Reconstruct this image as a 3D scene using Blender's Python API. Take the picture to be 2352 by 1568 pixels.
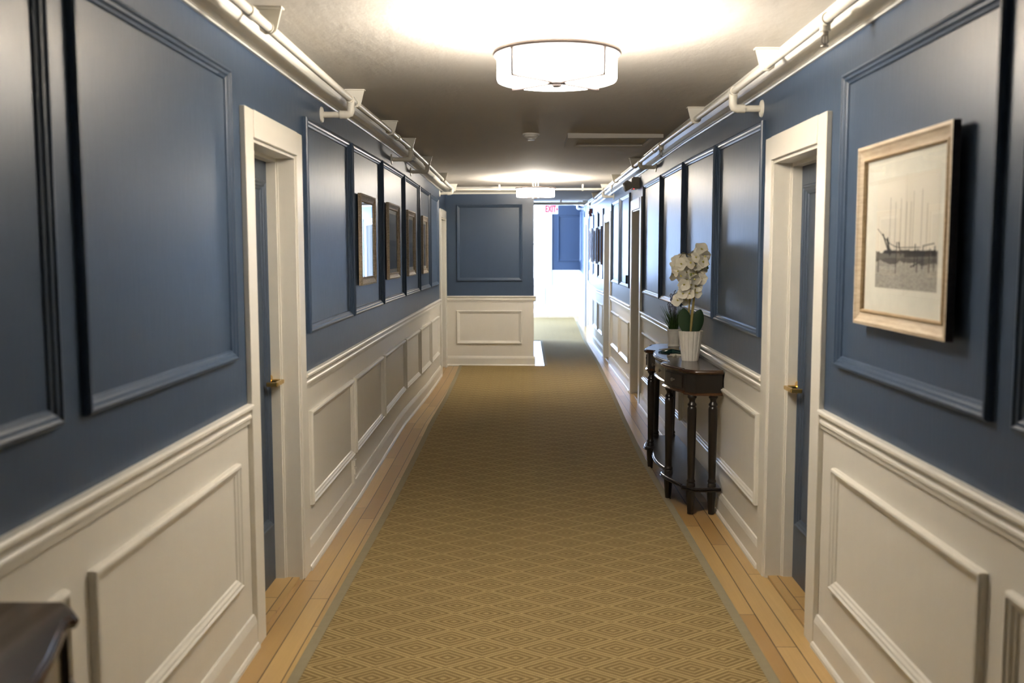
import bpy, bmesh, math, random
from mathutils import Vector, Matrix
random.seed(7)
for o in list(bpy.data.objects): bpy.data.objects.remove(o)
scene = bpy.context.scene
col = scene.collection
PI = math.pi

# ------------------------------------------------------------------ camera
cam_data = bpy.data.cameras.new('camera')
cam = bpy.data.objects.new('camera', cam_data)
col.objects.link(cam)
R3 = Matrix(((0.9998942316588127, 0.0, 0.014543916096855458),
             (0.0144830070247955, 0.09142398184402159, -0.9957067329546906),
             (-0.001329662721179887, 0.995812058344236, 0.09141431208111721)))
cam.matrix_world = Matrix.Translation((0, 0, 1.6)) @ R3.to_4x4()
cam_data.sensor_width = 36.0
cam_data.lens = 2200.0 / 2352.0 * 36.0
cam_data.clip_start = 0.05
cam_data.dof.use_dof = True
cam_data.dof.focus_distance = 7.0
cam_data.dof.aperture_fstop = 2.6
scene.camera = cam

# ------------------------------------------------------------------ world / light / exposure
world = bpy.data.worlds.new('World'); scene.world = world
world.use_nodes = True
bg = world.node_tree.nodes['Background']
bg.inputs[0].default_value = (0.45, 0.63, 1.0, 1)
bg.inputs[1].default_value = 18.5
scene.view_settings.view_transform = 'Standard'
scene.view_settings.look = 'None'
scene.view_settings.gamma = 1.0
scene.view_settings.use_curve_mapping = False
scene.view_settings.exposure = 1.42

def portal(loc, rot, sx, sy):
    l = bpy.data.lights.new('window_portal', 'AREA'); l.shape = 'RECTANGLE'; l.size = sx; l.size_y = sy
    l.cycles.is_portal = True
    o = bpy.data.objects.new('window_portal', l); o.location = loc; o.rotation_euler = rot; col.objects.link(o)

LAMP_POWER = 54.0      # bulbs inside each drum lamp
SHADE_EMIT = 15.0
LAMP_COL = (1.0, 0.93, 0.83)

# ------------------------------------------------------------------ dimensions
XL, XR = -1.112, 1.19
YB, YE, YO, YF = -4.0, 13.3, 17.3, 21.1
XE = 0.109            # right edge of the end wall
XLOB = -2.6           # far lobby left wall
CEIL = 2.505

def lerp_table(t, y):
    if y <= t[0][0]: return t[0][1]
    for (a, b), (c, d) in zip(t, t[1:]):
        if y <= c: return b + (d - b) * (y - a) / (c - a)
    return t[-1][1]
FAR = [(16, 0.0), (17.5, .03), (19, .13), (21.1, .23), (23, .25)]
TL_ = [(0, 0), (5, 0), (6.5, .02), (8, .035), (9.5, .025), (12.2, .0), (15, .0)] + FAR
TR_ = [(0, -.025), (5, -.025), (7.3, -.0), (10, .0), (13, .01), (15, .0)] + FAR
ML_ = [(0, -.005), (5, -.005), (7, .005), (12, .01), (15, .0)] + FAR
MR_ = [(0, -.03), (4, -.03), (6, -.015), (8, -.005), (10, .0), (15, .01)] + FAR
FL_ = [(0, 0), (6, 0), (7, .022), (8, .052), (8.6, .064), (9.3, .045), (10.4, .018), (12, .012), (13.3, .04), (15, .03), (17.5, .03), (19, .13), (21.1, .23), (23, .25)]
FR_ = [(0, 0), (4, 0), (5.75, .015), (10, .03), (15, .03), (17.5, .03), (19, .13), (21.1, .23), (23, .25)]
def H(x, y, z):
    w = min(1, max(0, (x - XL) / (XR - XL)))
    f = lerp_table(FL_, y) * (1 - w) + lerp_table(FR_, y) * w
    m = lerp_table(ML_, y) * (1 - w) + lerp_table(MR_, y) * w
    t = lerp_table(TL_, y) * (1 - w) + lerp_table(TR_, y) * w
    if z <= 1.0:
        k = max(0, z); return f + (m - f) * k
    k = min(1, (z - 1.0) / 1.3); return m + (t - m) * k
def warp(v): return Vector((v[0], v[1], v[2] + H(v[0], v[1], v[2])))

# ------------------------------------------------------------------ materials
def newmat(name):
    m = bpy.data.materials.new(name); m.use_nodes = True
    nt = m.node_tree; b = nt.nodes['Principled BSDF']
    return m, nt, b
def N(nt, t, **kw):
    n = nt.nodes.new(t)
    for k, v in kw.items():
        if k in ('operation', 'blend_type', 'data_type', 'noise_dimensions', 'wave_type', 'bands_direction', 'use_clamp', 'label'): setattr(n, k, v)
    return n
def link(nt, a, b): nt.links.new(a, b)
def mth(nt, op, a, b=None, c=None):
    n = nt.nodes.new('ShaderNodeMath'); n.operation = op
    for i, v in enumerate((a, b, c)):
        if v is None: continue
        if isinstance(v, (int, float)): n.inputs[i].default_value = v
        else: nt.links.new(v, n.inputs[i])
    return n.outputs[0]
def coords(nt, scale=(1, 1, 1), kind='Object'):
    tc = nt.nodes.new('ShaderNodeTexCoord'); mp = nt.nodes.new('ShaderNodeMapping')
    mp.inputs['Scale'].default_value = scale
    nt.links.new(tc.outputs[kind], mp.inputs['Vector']); return mp.outputs[0]
def mixc(nt, fac, c1, c2):
    n = nt.nodes.new('ShaderNodeMix'); n.data_type = 'RGBA'
    for i, v in ((0, fac), (6, c1), (7, c2)):
        if isinstance(v, (int, float)): n.inputs[i].default_value = v
        elif isinstance(v, tuple): n.inputs[i].default_value = v if len(v) == 4 else (*v, 1)
        else: nt.links.new(v, n.inputs[i])
    return n.outputs[2]
def bump(nt, b, height, strength=.2, dist=.01):
    n = nt.nodes.new('ShaderNodeBump'); n.inputs['Strength'].default_value = strength; n.inputs['Distance'].default_value = dist
    nt.links.new(height, n.inputs['Height']); nt.links.new(n.outputs[0], b.inputs['Normal'])
def noise(nt, vec, scale, detail=3, rough=.5):
    n = nt.nodes.new('ShaderNodeTexNoise'); n.inputs['Scale'].default_value = scale
    n.inputs['Detail'].default_value = detail; n.inputs['Roughness'].default_value = rough
    nt.links.new(vec, n.inputs['Vector']); return n.outputs[0]
def paint(name, c, rough, var=.06, bs=.12, streak=(9, 9, 1.2), spec=.5, bd=.004):
    m, nt, b = newmat(name)
    v = coords(nt, streak)
    n1 = noise(nt, v, 2.2, 4, .6)
    c2 = tuple(x * (1 - var) for x in c); c1 = tuple(min(1, x * (1 + var)) for x in c)
    link(nt, mixc(nt, n1, c2, c1), b.inputs['Base Color'])
    n2 = noise(nt, v, 9, 3, .6)
    link(nt, mth(nt, 'MULTIPLY_ADD', n2, .12, rough - .06), b.inputs['Roughness'])
    b.inputs['Specular IOR Level'].default_value = spec
    bump(nt, b, n2, bs, bd)
    return m
M = {}
M['blue'] = paint('blue_wall_paint', (.045, .073, .126), .37, .05, .12, (10, 10, 1.0))
M['blue_door'] = paint('blue_door_paint', (.050, .070, .106), .38, .05, .08)
M['white'] = paint('white_trim_paint', (.77, .74, .665), .34, .03, .08)
M['white_wall'] = paint('white_wainscot_paint', (.76, .725, .65), .35, .03, .10, (8, 8, 2))
M['ceiling'] = paint('ceiling_paint', (.60, .56, .50), .85, .03, .25, (2, 1, 2), .2, .01)
M['pipe'] = paint('pipe_paint', (.70, .66, .57), .42, .03, .03)
def plain(name, c, rough=.5, metal=0., spec=.5, coat=0.):
    m, nt, b = newmat(name)
    v = coords(nt); n1 = noise(nt, v, 25, 3)
    link(nt, mixc(nt, n1, tuple(x * .9 for x in c), tuple(min(1, x * 1.08) for x in c)), b.inputs['Base Color'])
    b.inputs['Roughness'].default_value = rough; b.inputs['Metallic'].default_value = metal
    b.inputs['Specular IOR Level'].default_value = spec; b.inputs['Coat Weight'].default_value = coat
    return m
M['brass'] = plain('polished_brass', (.80, .55, .18), .16, 1.0)
M['steel'] = plain('brushed_nickel', (.50, .47, .44), .35, 1.0)
M['lampmetal'] = plain('lamp_metal', (.09, .07, .065), .6, .0)
M['dull_metal'] = plain('dull_metal', (.35, .32, .28), .4, 1.0)
M['box'] = plain('beige_plastic', (.36, .33, .27), .5)
M['offwhite'] = plain('white_plastic', (.75, .73, .68), .45)
M['red_plastic'] = plain('dark_red_plastic', (.16, .03, .02), .4)
M['black'] = plain('black_plastic', (.02, .02, .02), .4)
M['mat'] = plain('mat_board', (.80, .79, .70), .8)
M['ceramic'] = plain('white_glazed_ceramic', (.82, .79, .72), .28)
M['petal'] = plain('cream_petal', (.86, .83, .72), .6)
M['yellow'] = plain('yellow_centre', (.62, .55, .14), .6)
M['leaf'] = plain('dark_leaf', (.018, .045, .018), .4)
M['leaf2'] = plain('grass_leaf', (.045, .10, .02), .5)
M['stem'] = plain('orchid_stem', (.30, .23, .07), .5)
M['lav'] = plain('lavender_bud', (.20, .19, .24), .7)
M['bud'] = plain('pale_green_bud', (.28, .33, .08), .5)
M['moss'] = plain('moss', (.05, .05, .02), .9)
M['shell'] = plain('white_shell', (.74, .70, .58), .6)
M['tan_shell'] = plain('tan_shell', (.42, .36, .25), .7)
M['green_shell'] = plain('green_glaze', (.012, .05, .045), .15, 0, .6)
M['binding'] = plain('rug_binding', (.28, .24, .155), .9, 0, .1)

def wood(name, c1, c2, rough, scale=(30, 2, 30), coat=0., bs=.1):
    m, nt, b = newmat(name)
    v = coords(nt, scale)
    n1 = noise(nt, v, 1.5, 5, .65)
    cr = nt.nodes.new('ShaderNodeValToRGB'); cr.color_ramp.elements[0].position = .3; cr.color_ramp.elements[1].position = .7
    link(nt, n1, cr.inputs[0])
    link(nt, mixc(nt, cr.outputs[0], c1, c2), b.inputs['Base Color'])
    b.inputs['Roughness'].default_value = rough; b.inputs['Coat Weight'].default_value = coat; b.inputs['Coat Roughness'].default_value = .12
    bump(nt, b, n1, bs, .002)
    return m
M['table'] = wood('dark_table_wood', (.004, .003, .0025), (.013, .008, .0055), .32, (8, 3, 8), .25)
M['tabletop'] = wood('dark_tabletop_wood', (.020, .010, .006), (.055, .025, .012), .22, (30, 3, 8), .35)
M['table_edge'] = wood('worn_table_edge', (.035, .016, .008), (.09, .040, .016), .25, (8, 3, 8), .4)
M['frame_cream'] = wood('whitewashed_frame_wood', (.52, .40, .27), (.72, .62, .47), .5, (30, 6, 60))
M['frame_bead'] = wood('tan_frame_bead', (.34, .24, .13), (.50, .37, .22), .5, (30, 6, 60))
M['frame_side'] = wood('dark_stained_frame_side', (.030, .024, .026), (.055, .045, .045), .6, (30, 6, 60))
M['frame_grey'] = wood('weathered_frame_wood', (.30, .23, .15), (.62, .53, .41), .55, (60, 20, 60))
M['frame_brown'] = wood('brown_frame_wood', (.16, .09, .06), (.28, .17, .12), .5, (60, 20, 60))

def floor_mat():
    m, nt, b = newmat('pine_plank_floor')
    tc = nt.nodes.new('ShaderNodeTexCoord'); sp = nt.nodes.new('ShaderNodeSeparateXYZ'); link(nt, tc.outputs['Object'], sp.inputs[0])
    px = mth(nt, 'DIVIDE', mth(nt, 'ADD', sp.outputs[0], 3.03), .088)
    idx = mth(nt, 'FLOOR', px); fx = mth(nt, 'FRACT', px)
    wn = nt.nodes.new('ShaderNodeTexWhiteNoise'); wn.noise_dimensions = '1D'; link(nt, idx, wn.inputs['W'])
    py = mth(nt, 'ADD', mth(nt, 'DIVIDE', sp.outputs[1], 1.35), mth(nt, 'MULTIPLY', wn.outputs[0], 7.3))
    iy = mth(nt, 'FLOOR', py); fy = mth(nt, 'FRACT', py)
    wn2 = nt.nodes.new('ShaderNodeTexWhiteNoise'); wn2.noise_dimensions = '2D'
    cb = nt.nodes.new('ShaderNodeCombineXYZ'); link(nt, idx, cb.inputs[0]); link(nt, iy, cb.inputs[1]); link(nt, cb.outputs[0], wn2.inputs['Vector'])
    v = coords(nt, (60, 1.6, 1)); n1 = noise(nt, v, 1.4, 5, .6)
    v2 = coords(nt, (3, 1, 1)); n2 = noise(nt, v2, 1.5, 3, .6)
    base = mixc(nt, wn2.outputs[0], (.43, .265, .09), (.66, .46, .19))
    base = mixc(nt, mth(nt, 'MULTIPLY', n1, .5), base, (.36, .20, .07))
    base = mixc(nt, mth(nt, 'MULTIPLY', mth(nt, 'SUBTRACT', n2, .35), .8), base, (.40, .25, .14))
    gx = mth(nt, 'LESS_THAN', mth(nt, 'MINIMUM', fx, mth(nt, 'SUBTRACT', 1, fx)), .026)
    gy = mth(nt, 'LESS_THAN', fy, .003)
    g = mth(nt, 'MAXIMUM', gx, gy)
    base = mixc(nt, mth(nt, 'MULTIPLY', g, .95), base, (.05, .03, .015))
    link(nt, base, b.inputs['Base Color'])
    b.inputs['Roughness'].default_value = .32
    bump(nt, b, mth(nt, 'SUBTRACT', n1, mth(nt, 'MULTIPLY', g, 2)), .15, .003)
    return m
M['floor'] = floor_mat()

def rug_mat():
    m, nt, b = newmat('diamond_sisal_rug')
    tc = nt.nodes.new('ShaderNodeTexCoord'); sp = nt.nodes.new('ShaderNodeSeparateXYZ'); link(nt, tc.outputs['Object'], sp.inputs[0])
    nz = noise(nt, tc.outputs['Object'], 14, 2)
    wob = mth(nt, 'MULTIPLY', mth(nt, 'SUBTRACT', nz, .5), .008)
    X = mth(nt, 'DIVIDE', mth(nt, 'ADD', mth(nt, 'ADD', sp.outputs[0], .04), wob), .272)
    Y = mth(nt, 'DIVIDE', mth(nt, 'ADD', sp.outputs[1], .012), .1865)
    a = mth(nt, 'FRACT', mth(nt, 'ADD', X, Y)); c = mth(nt, 'FRACT', mth(nt, 'ADD', mth(nt, 'SUBTRACT', X, Y), 200))
    d = mth(nt, 'MULTIPLY', mth(nt, 'MAXIMUM', mth(nt, 'ABSOLUTE', mth(nt, 'SUBTRACT', a, .5)), mth(nt, 'ABSOLUTE', mth(nt, 'SUBTRACT', c, .5))), 2)
    w = mth(nt, 'MULTIPLY_ADD', mth(nt, 'COSINE', mth(nt, 'MULTIPLY', mth(nt, 'SUBTRACT', d, .90), 2 * PI * 3.6)), .5, .5)
    w = mth(nt, 'POWER', w, 1.3)
    brd = mth(nt, 'MULTIPLY_ADD', mth(nt, 'GREATER_THAN', d, .78), .22, .78)
    brd = mth(nt, 'MULTIPLY', brd, mth(nt, 'MULTIPLY_ADD', mth(nt, 'GREATER_THAN', d, .968), -.55, 1))
    w = mth(nt, 'MULTIPLY', brd, w)
    wv = mth(nt, 'MULTIPLY_ADD', mth(nt, 'SINE', mth(nt, 'MULTIPLY', sp.outputs[0], 2 * PI / .0085)), .5, .5)
    wv2 = mth(nt, 'MULTIPLY_ADD', mth(nt, 'SINE', mth(nt, 'MULTIPLY', sp.outputs[1], 2 * PI / .006)), .5, .5)
    n2 = noise(nt, coords(nt, (1, 1, 1)), 300, 2)
    n3 = noise(nt, coords(nt, (1, .4, 1)), 1.1, 3)
    base = mixc(nt, w, (.165, .108, .041), (.49, .370, .168))
    base = mixc(nt, mth(nt, 'MULTIPLY', mth(nt, 'MULTIPLY', wv, wv2), .30), base, (.08, .05, .02))
    base = mixc(nt, mth(nt, 'MULTIPLY', n2, .30), base, (.33, .24, .11))
    base = mixc(nt, mth(nt, 'MULTIPLY', mth(nt, 'SUBTRACT', n3, .4), .35), base, (.16, .10, .045))
    link(nt, base, b.inputs['Base Color']); b.inputs['Roughness'].default_value = .95; b.inputs['Specular IOR Level'].default_value = .15
    bump(nt, b, mth(nt, 'ADD', mth(nt, 'MULTIPLY', w, 1.0), mth(nt, 'MULTIPLY', wv, .3)), .5, .004)
    return m
M['rug'] = rug_mat()

def emit(name, c, s):
    m, nt, b = newmat(name); b.inputs['Base Color'].default_value = (*c, 1)
    b.inputs['Emission Color'].default_value = (*c, 1); b.inputs['Emission Strength'].default_value = s
    b.inputs['Roughness'].default_value = .6
    if name == 'lit_red_letters': b.inputs['Base Color'].default_value = (.25, 0, .01, 1)
    return m
M['shade'] = emit('lit_lamp_shade', LAMP_COL, SHADE_EMIT)
M['exit_red'] = emit('lit_red_letters', (1.0, .02, .06), 1.2)
M['led'] = emit('red_led', (1.0, .03, .03), 3)
def glassm(name, refl, tint=(1, 1, 1)):
    m = bpy.data.materials.new(name); m.use_nodes = True; nt = m.node_tree; nt.nodes.clear()
    out = nt.nodes.new('ShaderNodeOutputMaterial'); mx = nt.nodes.new('ShaderNodeMixShader')
    tr = nt.nodes.new('ShaderNodeBsdfTransparent'); tr.inputs[0].default_value = (*tint, 1)
    gl = nt.nodes.new('ShaderNodeBsdfGlossy'); gl.inputs['Roughness'].default_value = .02
    lw = nt.nodes.new('ShaderNodeLayerWeight'); lw.inputs[0].default_value = .5
    fr = mth(nt, 'MULTIPLY_ADD', mth(nt, 'POWER', lw.outputs['Facing'], 5), .45, .02)
    link(nt, fr, mx.inputs[0]); link(nt, tr.outputs[0], mx.inputs[1]); link(nt, gl.outputs[0], mx.inputs[2]); link(nt, mx.outputs[0], out.inputs[0])
    return m
M['glass'] = glassm('picture_glass', 1.5)
M['mirror'] = plain('mirror_silver', (.9, .9, .9), .02, 1.0)
def print_mat(name, dark, light, horizon):
    m, nt, b = newmat(name)
    tc = nt.nodes.new('ShaderNodeTexCoord'); sp = nt.nodes.new('ShaderNodeSeparateXYZ'); link(nt, tc.outputs['Generated'], sp.inputs[0])
    z = sp.outputs[2]
    n = noise(nt, coords(nt, (60, 60, 160)), 1.0, 5, .7)
    n_b = noise(nt, coords(nt, (16, 16, 20)), 1.0, 4, .6)
    ground = mth(nt, 'LESS_THAN', z, mth(nt, 'MULTIPLY_ADD', n_b, .05, horizon - .02))
    band = mth(nt, 'MULTIPLY', mth(nt, 'LESS_THAN', mth(nt, 'ABSOLUTE', mth(nt, 'SUBTRACT', z, horizon + .02)), mth(nt, 'MULTIPLY', n_b, .11)), 1.0)
    g = mixc(nt, n, tuple(x * .12 for x in light), tuple(x * .85 for x in light))
    base = mixc(nt, ground, light, g)
    base = mixc(nt, mth(nt, 'MULTIPLY', band, .85), base, dark)
    link(nt, base, b.inputs['Base Color']); b.inputs['Roughness'].default_value = .8
    return m
M['print'] = print_mat('winter_print', (.05, .045, .04), (.80, .76, .66), .27)
M['print_dark'] = print_mat('dark_print', (.03, .035, .05), (.12, .13, .16), .45)
M['ink'] = plain('print_ink', (.05, .045, .04), .8)
M['ink_light'] = plain('pale_print_ink', (.34, .32, .28), .8)

# ------------------------------------------------------------------ mesh helpers
class MB:
    def __init__(s): s.bm = bmesh.new(); s.mi = 0
    def f(s, vs):
        try:
            fa = s.bm.faces.new(vs); fa.material_index = s.mi; return fa
        except ValueError: return None
    def v(s, p): return s.bm.verts.new(p)
    def box(s, a, b, seg=1, axis=1):
        for k in range(seg):
            lo = list(a); hi = list(b)
            if seg > 1:
                lo[axis] = a[axis] + (b[axis] - a[axis]) * k / seg; hi[axis] = a[axis] + (b[axis] - a[axis]) * (k + 1) / seg
            x0, y0, z0 = lo; x1, y1, z1 = hi
            vs = [s.v(p) for p in ((x0, y0, z0), (x1, y0, z0), (x1, y1, z0), (x0, y1, z0), (x0, y0, z1), (x1, y0, z1), (x1, y1, z1), (x0, y1, z1))]
            for q in ((3, 2, 1, 0), (4, 5, 6, 7), (0, 1, 5, 4), (1, 2, 6, 5), (2, 3, 7, 6), (3, 0, 4, 7)): s.f([vs[i] for i in q])
        return s
    def loft(s, rings, close_u=True, cap=True, close_v=False):
        R = [[s.v(p) for p in r] for r in rings]
        n = len(R[0]); m = len(R)
        for i in range(m if close_v else m - 1):
            for j in range(n if close_u else n - 1):
                s.f([R[i][j], R[i][(j + 1) % n], R[(i + 1) % m][(j + 1) % n], R[(i + 1) % m][j]])
        if cap and not close_v:
            s.f(list(reversed(R[0]))); s.f(R[-1])
        return s
    def lathe(s, prof, c=(0, 0, 0), seg=24, axis='z', rfun=None, cap=True):
        rings = []
        for r, h in prof:
            ring = []
            for k in range(seg):
                t = 2 * PI * k / seg; rr = r * (rfun(t, h) if rfun else 1)
                a, b = rr * math.cos(t), rr * math.sin(t)
                p = {'z': (a, b, h), 'x': (h, a, b), 'y': (b, h, a)}[axis]
                ring.append((p[0] + c[0], p[1] + c[1], p[2] + c[2]))
            rings.append(ring)
        return s.loft(rings, True, cap)
    def tube(s, pts, r, seg=12, cap=True):
        pts = [Vector(p) for p in pts]; rings = []; up = None
        for i, p in enumerate(pts):
            d = (pts[min(i + 1, len(pts) - 1)] - pts[max(i - 1, 0)]).normalized()
            if up is None: up = Vector((0, 0, 1)) if abs(d.z) < .9 else Vector((0, 1, 0))
            a = (up - d * up.dot(d)).normalized(); b_ = d.cross(a); up = a
            rr = r[i] if isinstance(r, (list, tuple)) else r
            rings.append([p + (a * math.cos(2 * PI * k / seg) + b_ * math.sin(2 * PI * k / seg)) * rr for k in range(seg)])
        return s.loft(rings, True, cap)
    def sphere(s, c, r, seg=12, rings=8, sc=(1, 1, 1)):
        prof = [(max(1e-4, math.sin(PI * i / rings)), -math.cos(PI * i / rings)) for i in range(rings + 1)]
        rr = [[(c[0] + r * sc[0] * p * math.cos(2 * PI * k / seg), c[1] + r * sc[1] * p * math.sin(2 * PI * k / seg), c[2] + r * sc[2] * h) for k in range(seg)] for p, h in prof]
        return s.loft(rr)
    def frame(s, mp, u0, u1, v0, v1, prof):
        # mitred rectangular moulding; prof = closed list of (inset, height)
        rings = []
        for cu, cv, su, sv in ((u0, v0, 1, 1), (u1, v0, -1, 1), (u1, v1, -1, -1), (u0, v1, 1, -1)):
            rings.append([mp(cu + su * i, cv + sv * i, h) for i, h in prof])
        return s.loft(rings, True, False, True)
    def sweep(s, mp, prof, stations):
        # prof closed list of (height from wall, z), along the wall axis
        return s.loft([[mp(u, z, h) for h, z in prof] for u in stations])
    def build(s, name, mats, parent=None, dowarp=False, smooth=False, world=True, offset=None):
        bm = s.bm
        bmesh.ops.recalc_face_normals(bm, faces=bm.faces)
        if dowarp:
            for v in bm.verts: v.co = warp(v.co)
        if offset is not None:
            for v in bm.verts: v.co = v.co + Vector(offset)
        if parent is not None and world:
            L = Vector((0, 0, 0)); p = parent
            while p is not None: L += p.location; p = p.parent
            for v in bm.verts: v.co = v.co - L
        me = bpy.data.meshes.new(name); bm.to_mesh(me); bm.free()
        for m in (mats if isinstance(mats, (list, tuple)) else [mats]): me.materials.append(m)
        if smooth:
            for p in me.polygons: p.use_smooth = True
            try:
                me.set_sharp_from_angle(angle=math.radians(38))
            except Exception: pass
        o = bpy.data.objects.new(name, me); col.objects.link(o)
        if parent is not None: o.parent = parent
        return o
def tag(o, label, cat, group=None, kind=None):
    o['label'] = label; o['category'] = cat
    if group: o['group'] = group
    if kind: o['kind'] = kind
    return o
def struct(o, label, cat): return tag(o, label, cat, kind='structure')
def empty(name, loc, label=None, cat=None, group=None, kind=None, rz=0):
    o = bpy.data.objects.new(name, None); o.empty_display_size = .05; o.location = loc; o.rotation_euler = (0, 0, rz); col.objects.link(o)
    if label: tag(o, label, cat, group, kind)
    return o
def copy_tree(o, parent=None):
    c = o.copy(); col.objects.link(c)
    if parent is not None: c.parent = parent
    for ch in list(o.children): copy_tree(ch, c)
    return c
mapL = lambda u, v, h: (XL + h, u, v)
mapR = lambda u, v, h: (XR - h, u, v)
mapE = lambda u, v, h: (u, YE - h, v)
mapF = lambda u, v, h: (u, YF - h, v)
def stations(a, b, step=.5):
    n = max(1, int(math.ceil((b - a) / step))); return [a + (b - a) * i / n for i in range(n + 1)]

# ------------------------------------------------------------------ doors layout (outer casing y0,y1) and walls
CW = .115; DTOP = 2.175; DOP = 2.065
doorsL = [(3.765, 4.715), (12.33, 13.22)]
doorsR = [(3.80, 4.75), (9.83, 10.80), (13.38, 14.52), (18.25, 19.30)]
RAILB, RAILT = .935, 1.005
def wall(mp, u0, u1, openings, thick=.2, name='wall'):
    # openings: (u0,u1,z0,z1)
    us = set(stations(u0, u1, .6)); zs = {0, .96, CEIL + .02}
    for a, b, c, d in openings: us |= {a, b}; zs |= {c, d}
    us = sorted(us); zs = sorted(zs)
    us = [u for i, u in enumerate(us) if i == 0 or u - us[i - 1] > 1e-6]
    def solid(i, j):
        if i < 0 or j < 0 or i >= len(us) - 1 or j >= len(zs) - 1: return False
        uc = (us[i] + us[i + 1]) / 2; zc = (zs[j] + zs[j + 1]) / 2
        return not any(a < uc < b and c < zc < d for a, b, c, d in openings)
    mb = MB(); V = {}
    def vt(i, j, k):
        if (i, j, k) not in V: V[i, j, k] = mb.v(mp(us[i], zs[j], -thick * k))
        return V[i, j, k]
    for i in range(len(us) - 1):
        for j in range(len(zs) - 1):
            if not solid(i, j): continue
            mb.mi = 1 if zs[j + 1] <= .97 else 0
            for k in (0, 1): mb.f([vt(i, j, k), vt(i + 1, j, k), vt(i + 1, j + 1, k), vt(i, j + 1, k)])
            if not solid(i - 1, j): mb.f([vt(i, j, 0), vt(i, j + 1, 0), vt(i, j + 1, 1), vt(i, j, 1)])
            if not solid(i + 1, j): mb.f([vt(i + 1, j, 0), vt(i + 1, j + 1, 0), vt(i + 1, j + 1, 1), vt(i + 1, j, 1)])
            if not solid(i, j - 1): mb.f([vt(i, j, 0), vt(i + 1, j, 0), vt(i + 1, j, 1), vt(i, j, 1)])
            if not solid(i, j + 1): mb.f([vt(i, j + 1, 0), vt(i + 1, j + 1, 0), vt(i + 1, j + 1, 1), vt(i, j + 1, 1)])
    return mb
def op(d): return (d[0] + CW, d[1] - CW, 0, DOP)
BW = [M['blue'], M['white_wall']]
struct(wall(mapL, YB, YE + .2, [op(d) for d in doorsL]).build('wall_left', BW, dowarp=True), 'long left wall, blue above white wainscot, with the mirror and pictures', 'wall')
struct(wall(mapR, YB, YF + .2, [op(d) for d in doorsR]).build('wall_right', BW, dowarp=True), 'long right wall, blue above white wainscot, behind the console table with flowers', 'wall')
# end wall block (front face at YE, right side at XE)
mb = MB()
for z0, z1, mi in ((0, .96, 1), (.96, CEIL + .02, 0)):
    mb.mi = mi
    for a, b in zip(stations(YE, YO, .8), stations(YE, YO, .8)[1:]):
        mb.box((XL - .15, a, z0), (XE, b, z1))
struct(mb.build('wall_end', BW, dowarp=True), 'blue and white wall closing the left side of the hall, facing the camera', 'wall')
WX0, WX1, WZ0, WZ1 = -.50, .42, .80, 2.45       # far window
struct(wall(mapF, XLOB, XR + .3, [(WX0, WX1, WZ0, WZ1), (-2.1, -1.1, WZ0, WZ1)]).build('wall_far', BW, dowarp=True), 'brightly lit far wall with the tall window and a blue panel', 'wall')
mapS = lambda u, v, h: (XLOB + h, u, v)
struct(wall(mapS, YO - .6, YF + .2, [(17.7, 20.8, .7, 2.4)]).build('wall_lobby', BW, dowarp=True), 'side wall of the far lobby, out of sight past the end wall', 'wall')
mb = MB(); mb.box((XLOB, YO - .2, 0), (XL - .15, YO, CEIL + .02)); struct(mb.build('wall_lobby_near', M['blue'], dowarp=True), 'near wall of the far lobby, out of sight behind the end wall', 'wall')
mb = MB(); mb.box((XL - .2, YB - .2, 0), (XR + .2, YB, CEIL + .02)); struct(mb.build('wall_back', M['blue']), 'wall closing the hall behind the camera', 'wall')

def slab(name, z0, z1, mat, label, zt):
    mb = MB(); ys = stations(YB - .3, YF + .4, .5); xs = stations(XLOB - .4, XR + .4, .6)
    xs = sorted(set(xs) | {XL, XR})
    for zz, off in ((z0, 0), (z1, 0)):
        G = [[mb.v((x, y, zz + H(x, y, zt))) for x in xs] for y in ys]
        for i in range(len(ys) - 1):
            for j in range(len(xs) - 1): mb.f([G[i][j], G[i][j + 1], G[i + 1][j + 1], G[i + 1][j]])
    return struct(mb.build(name, mat), label, name)
slab('floor', 0, -.12, M['floor'], 'pine plank floor showing along both sides of the runner', 0)
slab('ceiling', CEIL, CEIL + .12, M['ceiling'], 'plain painted ceiling over the whole hall', 2.4)

# ------------------------------------------------------------------ trims
RAILP = [(0, .930), (.010, .930), (.012, .948), (.018, .952), (.018, .962), (.013, .968), (.013, .980), (.022, .988), (.030, .994), (.030, 1.004), (.024, 1.010), (0, 1.010)]
BASEP = [(0, 0), (.030, 0), (.030, .012), (.024, .022), (.018, .025), (.018, .110), (.014, .124), (.008, .140), (0, .142)]
CROWNP = [(0, 2.412), (.012, 2.412), (.016, 2.420), (.012, 2.427), (.018, 2.432), (.030, 2.437), (.048, 2.448), (.064, 2.464), (.072, 2.476), (.072, 2.482), (.082, 2.484), (.086, 2.492), (.096, 2.496), (.098, 2.508), (0, 2.508)]
tn = [0]
def trim(mb, label, cat='trim', mat='white', name=None):
    tn[0] += 1
    return struct(mb.build(name or 'trim_%d' % tn[0], M[mat], dowarp=True), label, cat)
def segs(u0, u1, doors):
    out = []; a = u0
    for d in doors:
        out.append((a, d[0])); a = d[1]
    out.append((a, u1)); return [s for s in out if s[1] - s[0] > .04]
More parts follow.
